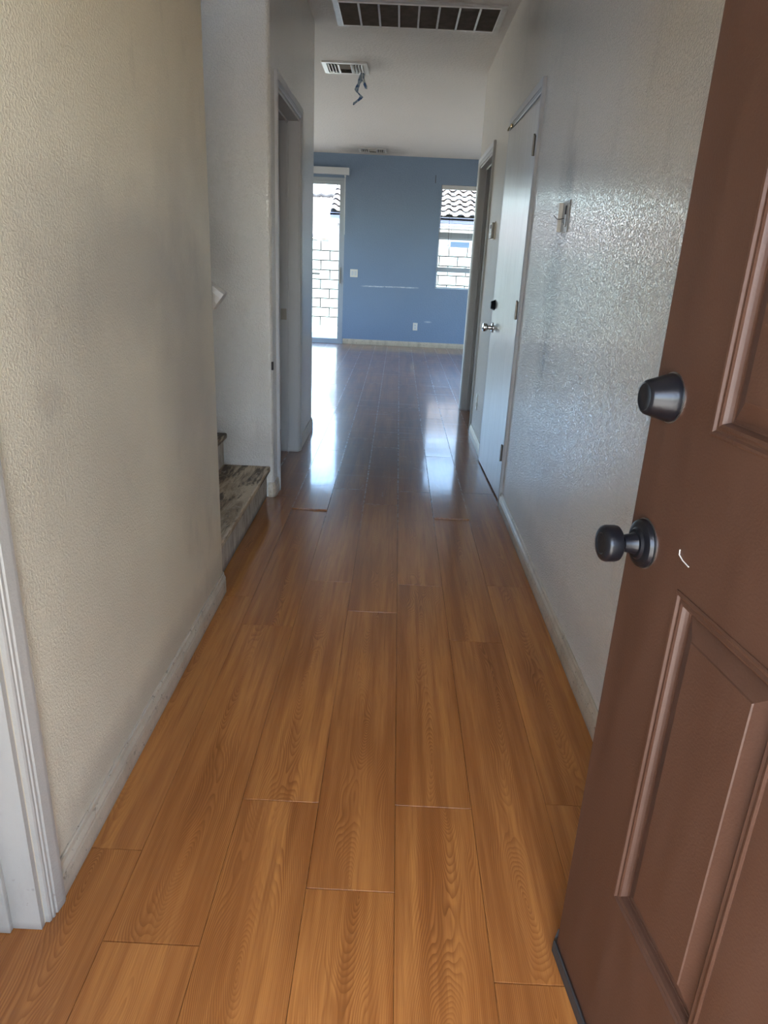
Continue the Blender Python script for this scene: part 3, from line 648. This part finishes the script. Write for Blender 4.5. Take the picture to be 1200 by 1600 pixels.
def register(loc, w, h, label, mat):
    x0, x1, y0, y1 = loc[0]-w/2, loc[0]+w/2, loc[1]-h/2, loc[1]+h/2
    v = tag(empty('ceiling_register', (loc[0], loc[1], ZC)), label, 'vent', 'ceiling registers')
    frame4(MB(), x0, x1, y0, y1, ZC-.012, ZC-.0005, .035).build('frame', mat, v)
    MB().box(x0+.03, x1-.03, y0+.03, y1-.03, ZC-.0015, ZC-.0006).build('duct_opening', 'dark', v)
    w3 = (w-.07)/3; yy0, yy1 = y0+.036, y1-.036
    for b in (0, 2):
        bx = x0+.035+w3*b
        for i in range(4):
            x = bx+w3*(i+.5)/4; d = .0085 if b == 0 else -.006
            MB().add([(x-d, yy0, ZC-.004), (x+d, yy0, ZC-.018), (x+d, yy1, ZC-.018), (x-d, yy1, ZC-.004), (x-d+.002, yy0, ZC-.003), (x+d+.002, yy0, ZC-.017), (x+d+.002, yy1, ZC-.017), (x-d+.002, yy1, ZC-.003)],
                     [(0,1,2,3), (7,6,5,4), (0,4,5,1), (1,5,6,2), (2,6,7,3), (3,7,4,0)]).build('slat', mat, v)
    bx = x0+.035+w3
    for i in range(6):
        y = yy0+(yy1-yy0)*(i+.5)/6; d = .011 if i < 3 else -.011
        MB().add([(bx+.006, y-d, ZC-.004), (bx+w3-.006, y-d, ZC-.004), (bx+w3-.006, y+d, ZC-.018), (bx+.006, y+d, ZC-.018), (bx+.006, y-d, ZC-.0025), (bx+w3-.006, y-d, ZC-.0025), (bx+w3-.006, y+d, ZC-.0165), (bx+.006, y+d, ZC-.0165)],
                 [(0,1,2,3), (7,6,5,4), (0,4,5,1), (2,6,7,3)]).build('slat', 'greyplastic', v)
    for x in (bx, bx+w3): MB().box(x-.004, x+.004, yy0, yy1, ZC-.018, ZC-.002).build('divider', mat, v)
    rebase(v); return v
register((-.518, 6.505), .365, .345, 'white ceiling air register with a blue plastic strip hanging off it', 'ventwhite')
register((-.46, 10.90), .395, .36, 'far ceiling air register near the blue wall, ringed by grey soot', 'vent')

def strip(pts, w, mat, name, parent=None, seed=1):
    random.seed(seed); vs, fs = [], []
    for i, (x, y, z) in enumerate(pts):
        a = random.uniform(-.5, .5); ww = w[i]
        vs += [(x-ww*math.cos(a), y-ww*math.sin(a), z+ww*.25), (x, y+random.uniform(-.5, .5)*ww, z), (x+ww*math.cos(a), y+ww*math.sin(a), z-ww*.25)]
    n = len(pts)
    for i in range(n-1):
        for j in (0, 1): fs.append((i*3+j, i*3+j+1, (i+1)*3+j+1, (i+1)*3+j))
    o = MB().add(vs, fs).build(name, mat, parent)
    md = o.modifiers.new('thickness', 'SOLIDIFY'); md.thickness = .0008; return o
k = NT('blue_printed_plastic'); p = k.obj(); n = k.noise(p, 26, 3, .6)
k.set(col=k.mix(k.ramp(n, .45, .55), (.035,.09,.24), (.30,.38,.47)), rough=.35); M['plastic_blue'] = k.m
M['plastic_clear'] = simple('whitish_plastic', (.50,.54,.55), .3)
rb = tag(empty('plastic_strip', (-.386, 6.60, 2.72)), 'torn blue and white plastic strip dangling from the ceiling register', 'streamer')
strip([(-.384,6.60,2.728),(-.392,6.60,2.700),(-.404,6.60,2.672),(-.413,6.595,2.650),(-.424,6.60,2.628),(-.434,6.60,2.600),(-.428,6.60,2.588),(-.405,6.60,2.572),(-.389,6.60,2.556),(-.402,6.60,2.538),(-.425,6.60,2.522),(-.446,6.60,2.508),(-.455,6.60,2.492)],
      [.014,.020,.018,.012,.015,.017,.013,.013,.015,.012,.010,.011,.004], 'plastic_blue', 'long_strip', rb, 3)
strip([(-.378,6.598,2.728),(-.380,6.598,2.700),(-.372,6.598,2.668),(-.362,6.598,2.640),(-.352,6.598,2.614)], [.018,.012,.012,.018,.008], 'plastic_clear', 'short_strip', rb, 5)
strip([(-.366,6.594,2.660),(-.360,6.594,2.640),(-.352,6.594,2.612)], [.003,.016,.010], 'plastic_blue', 'blue_corner', rb, 6)
rebase(rb)

# ---------------------------------------------------------------- wall fittings
def plate(name, x, y, z, w, h, s, label, cat, kind, mat='cream'):
    """wall plate on the plane X=x facing s"""
    t = tag(empty(name, (x, y, z)), label, cat)
    a, b = sorted((x, x+s*.006)); MB().bbox(a, b, y-w/2, y+w/2, z-h/2, z+h/2, .002).build('cover_plate', mat, t)
    a, b = sorted((x+s*.005, x+s*.009))
    if kind == 'outlet':
        for dz in (-.02, .02): MB().bbox(a, b, y-.017, y+.017, z+dz-.014, z+dz+.014, .0015).build('socket', mat, t)
    rebase(t); return t
plate('power_outlet', XR, 5.22, .305, .072, .115, -1, 'small white outlet low on the right wall between two doors', 'outlet', 'outlet')
th_ = tag(empty('thermostat', (XR, 5.13, 1.50)), 'small boxy grey thermostat on the right wall beside the far doorway', 'thermostat')
MB().bbox(XR-.008, XR, 5.06, 5.20, 1.445, 1.56, .002).build('back_plate', 'cream', th_)
MB().bbox(XR-.026, XR-.007, 5.068, 5.192, 1.452, 1.553, .004).build('case', 'greyplastic', th_)
MB().box(XR-.0268, XR-.0255, 5.085, 5.145, 1.515, 1.54).build('display', 'dark', th_)
for z in (1.475, 1.495): MB().bbox(XR-.029, XR-.0255, 5.09, 5.11, z-.005, z+.005, .001).build('button', 'cream', th_)
rebase(th_)
def fplate(name, x, z, w, h, label, cat, kind):
    t = tag(empty(name, (x, YF, z)), label, cat)
    MB().bbox(x-w/2, x+w/2, YF-.006, YF, z-h/2, z+h/2, .002).build('cover_plate', 'cream', t)
    if kind == 'outlet':
        for dz in (-.02, .02): 
            s_ob = MB().bbox(x-.017, x+.017, YF-.009, YF-.005, z+dz-.014, z+dz+.014, .0015).build('socket', 'white', t)
            MB().box(x-.007, x-.005, YF-.0095, YF-.0085, z+dz-.004, z+dz+.006).box(x+.005, x+.007, YF-.0095, YF-.0085, z+dz-.004, z+dz+.006).build('slot', 'dark', s_ob)
    else:
        for dx in (-.023, .023): MB().bbox(x+dx-.016, x+dx+.016, YF-.010, YF-.005, z-.033, z+.033, .002).build('rocker', 'white', t)
    rebase(t); return t
fplate('light_switch', -.706, 1.08, .117, .115, 'white double light switch on the blue wall beside the sliding door', 'switch', 'switch')
fplate('power_outlet', .292, .320, .072, .115, 'white outlet low in the middle of the blue wall', 'outlet', 'outlet')
sc_ = tag(MB().bbox(.466, .474, YF-.004, YF, 2.40, 2.51, .001).build('wall_bracket', 'dark'), 'small dark vertical mark-like bracket above left of the window', 'bracket')
# broken doorbell-chime box with a stray wire
ch = tag(empty('doorbell_base', (XR, 2.93, 1.465)), 'broken open wall box with a dark slot and a stray wire on the right wall', 'box')
cy0, cy1, cz0, cz1 = 2.868, 2.985, 1.408, 1.522
MB().bbox(XR-.004, XR, cy0, cy1, cz0, cz1, .001).build('back_plate', 'greyplastic', ch)
MB().bbox(XR-.020, XR-.003, cy1-.006, cy1, cz0+.004, cz1-.004, .0015).build('side_wall', 'cream', ch)
MB().bbox(XR-.007, XR-.003, cy0+.02, cy0+.05, cz0+.02, cz1-.012, .002).build('chassis', 'greyplastic', ch)
MB().bbox(XR-.0085, XR-.0065, cy0+.026, cy0+.044, cz1-.050, cz1-.018, .0005).build('slot', 'dark', ch)
MB().lathe([(0, .004), (.003, .004), (.004, .002)], (XR-.010, cy0+.036, cz0+.03), (-1, 0, 0), 12).build('screw', 'nickel', ch)
MB().tube([(XR-.008, 2.915, 1.459), (XR-.020, 2.935, 1.456), (XR-.028, 2.95, 1.457), (XR-.034, 2.955, 1.463), (XR-.041, 2.958, 1.470)], .0013, 6).build('wire', 'wire', ch, smooth=True)
rebase(ch)
# corner bead damage on the stair corner
tag(MB().bbox(XL-.008, XL+.0012, 3.672, 3.690, .705, .748, .001).build('corner_patch', 'dark'), 'dark chipped patch on the rounded corner beside the stairs', 'patch')

# ---------------------------------------------------------------- outdoors behind the house
GZ = -.177
struct(MB().box(-40, 40, -40, 60, GZ-.3, GZ).build('ground', 'dirt'), 'dry tan ground outside', 'ground')
struct(MB().box(-3.4, 3.4, YF+.16, 14.15, GZ+.001, -.10).build('patio_slab', 'slab'), 'concrete patio slab outside the sliding door', 'patio')
struct(MB().box(-3.0, 3.0, -6, -.21, GZ+.001, -.02).build('added_porch_slab', 'porch'), 'unseen concrete slab added in front of the entry to bounce sunlight in', 'porch')  # added slab, bounces warm sunlight into the hall
fence = tag(MB().box(-4.6, 4.8, 16.43, 16.55, GZ+.001, 1.642).build('block_wall', 'mortar'), 'pale concrete block garden wall outside the glass door and window', 'wall')
bme = None
for r_ in range(9):
    for q in range(24):
        x0 = -1.76-.406*7+.406*q+(.203 if r_ % 2 else 0); z0 = 1.65-.203*(r_+1)
        if x0 < -4.65 or x0 > 4.5: continue
        if bme is None:
            o = MB().bbox(0, .384, -.012, .18, 0, .182, .004).build('block', 'block', fence); bme = o.data
        else:
            o = bpy.data.objects.new('block', bme); C.objects.link(o); o.parent = fence
        o.location = (x0+.005, 16.40+random.uniform(-.002, .002), z0+.005)
# house A: tiled roof seen through the window
HA = tag(empty('neighbour_house', (3, 22, GZ)), 'neighbouring house with a wavy clay tile roof seen through the window', 'house')
MB().box(-1.72, 8.5, 19.9, 26, GZ, 2.20).build('house_wall', 'stucco', HA)
MB().bbox(-1.88, 8.6, 19.50, 19.56, 2.16, 2.42, .004).build('fascia', 'fascia', HA)
MB().box(-1.86, 8.6, 19.56, 19.9, 2.18, 2.22).build('soffit', 'fascia', HA)
MB().box(-1.90, -1.62, 19.50, 19.95, 1.62, 2.03).build('eave_shade_box', 'fascia', HA)  # corner box coloured lavender for the shade on the wall end
sl_a = .45
MB().add([(-1.88,19.5,2.40),(8.6,19.5,2.40),(8.6,25,2.40+5.5*sl_a),(-1.88,25,2.40+5.5*sl_a),(-1.88,19.5,2.36),(8.6,19.5,2.36),(8.6,25,2.36+5.5*sl_a),(-1.88,25,2.36+5.5*sl_a)],
         [(0,1,2,3),(7,6,5,4),(0,4,5,1),(1,5,6,2),(2,6,7,3),(3,7,4,0)]).build('roof_deck', 'mortar', HA)
wA = MB().bbox(1.30, 1.86, 19.86, 19.92, 1.58, 1.88, .004).build('window', 'white', HA)
MB().box(1.33, 1.83, 19.85, 19.865, 1.61, 1.85).build('pane', 'housepane', wA)
rebase(HA)
tm = None; cs, sn = math.cos(math.atan(sl_a)), math.sin(math.atan(sl_a))
for r_ in range(14):
    for q in range(21):
        if tm is None:
            vs, fs = [], []; nq = 8
            for e_ in (0, 1):
                for j in range(nq+1):
                    t = j/nq; zz = .055*math.sin(PI*min(1, t/.62)) if t < .62 else -.012*math.sin(PI*(t-.62)/.38)
                    vs.append((t*.30, e_*.42, zz+.018+(.065 if e_ == 0 else 0)))
            vs += [(a, b, c2-.014) for a, b, c2 in vs]; n_ = nq+1
            for j in range(nq): fs += [(j, j+1, n_+j+1, n_+j), (2*n_+j, 3*n_+j, 3*n_+j+1, 2*n_+j+1), (j, 2*n_+j, 2*n_+j+1, j+1)]
            o = MB().add(vs, fs).build('roof_tile', 'tile', HA); tm = o.data; tm['reb'] = 1
        else:
            o = bpy.data.objects.new('roof_tile', tm); C.objects.link(o); o.parent = HA
        d = r_*.36; X = -1.88+q*.30+random.uniform(-.008, .008)
        o.location = (X-3, 19.42+d*cs-22, 2.385+d*sn-GZ+.01); o.rotation_euler = (math.atan(sl_a)+random.uniform(-.01, .01), 0, 0)
# house B: further off, seen through the sliding door
HB = tag(empty('neighbour_house', (-5, 30, GZ)), 'white-roofed house further off, seen through the sliding glass door', 'house')
MB().box(-12, 2, 27.4, 33, GZ, 1.98).build('house_wall', 'stucco', HB)
MB().add([(-12.4,27,2.12),(2.2,27,2.12),(2.2,34,3.87),(-12.4,34,3.87),(-12.4,27,2.04),(2.2,27,2.04),(2.2,34,3.79),(-12.4,34,3.79)], [(0,1,2,3),(7,6,5,4),(0,4,5,1),(1,5,6,2),(2,6,7,3),(3,7,4,0)]).build('roof', 'tile', HB)
MB().bbox(-12.4, 2.2, 26.94, 27.02, 2.0, 2.12, .004).build('fascia', 'fascia', HB)
for q in range(20):
    x = -8.4+q*.45
    MB().tube([(x, 34, 3.89), (x+.22, 34, 3.97), (x+.44, 34, 3.89)], .09, 8).build('ridge_tile', 'mortar', HB)
for x0, x1 in ((-3.42, -3.06), (-2.95, -2.4), (-5.0, -4.1)):
    w_ = MB().bbox(x0, x1, 27.36, 27.42, 1.66, 1.95, .004).build('window', 'white', HB); MB().box(x0+.03, x1-.03, 27.345, 27.365, 1.69, 1.92).build('pane', 'housepane', w_)
rebase(HB)
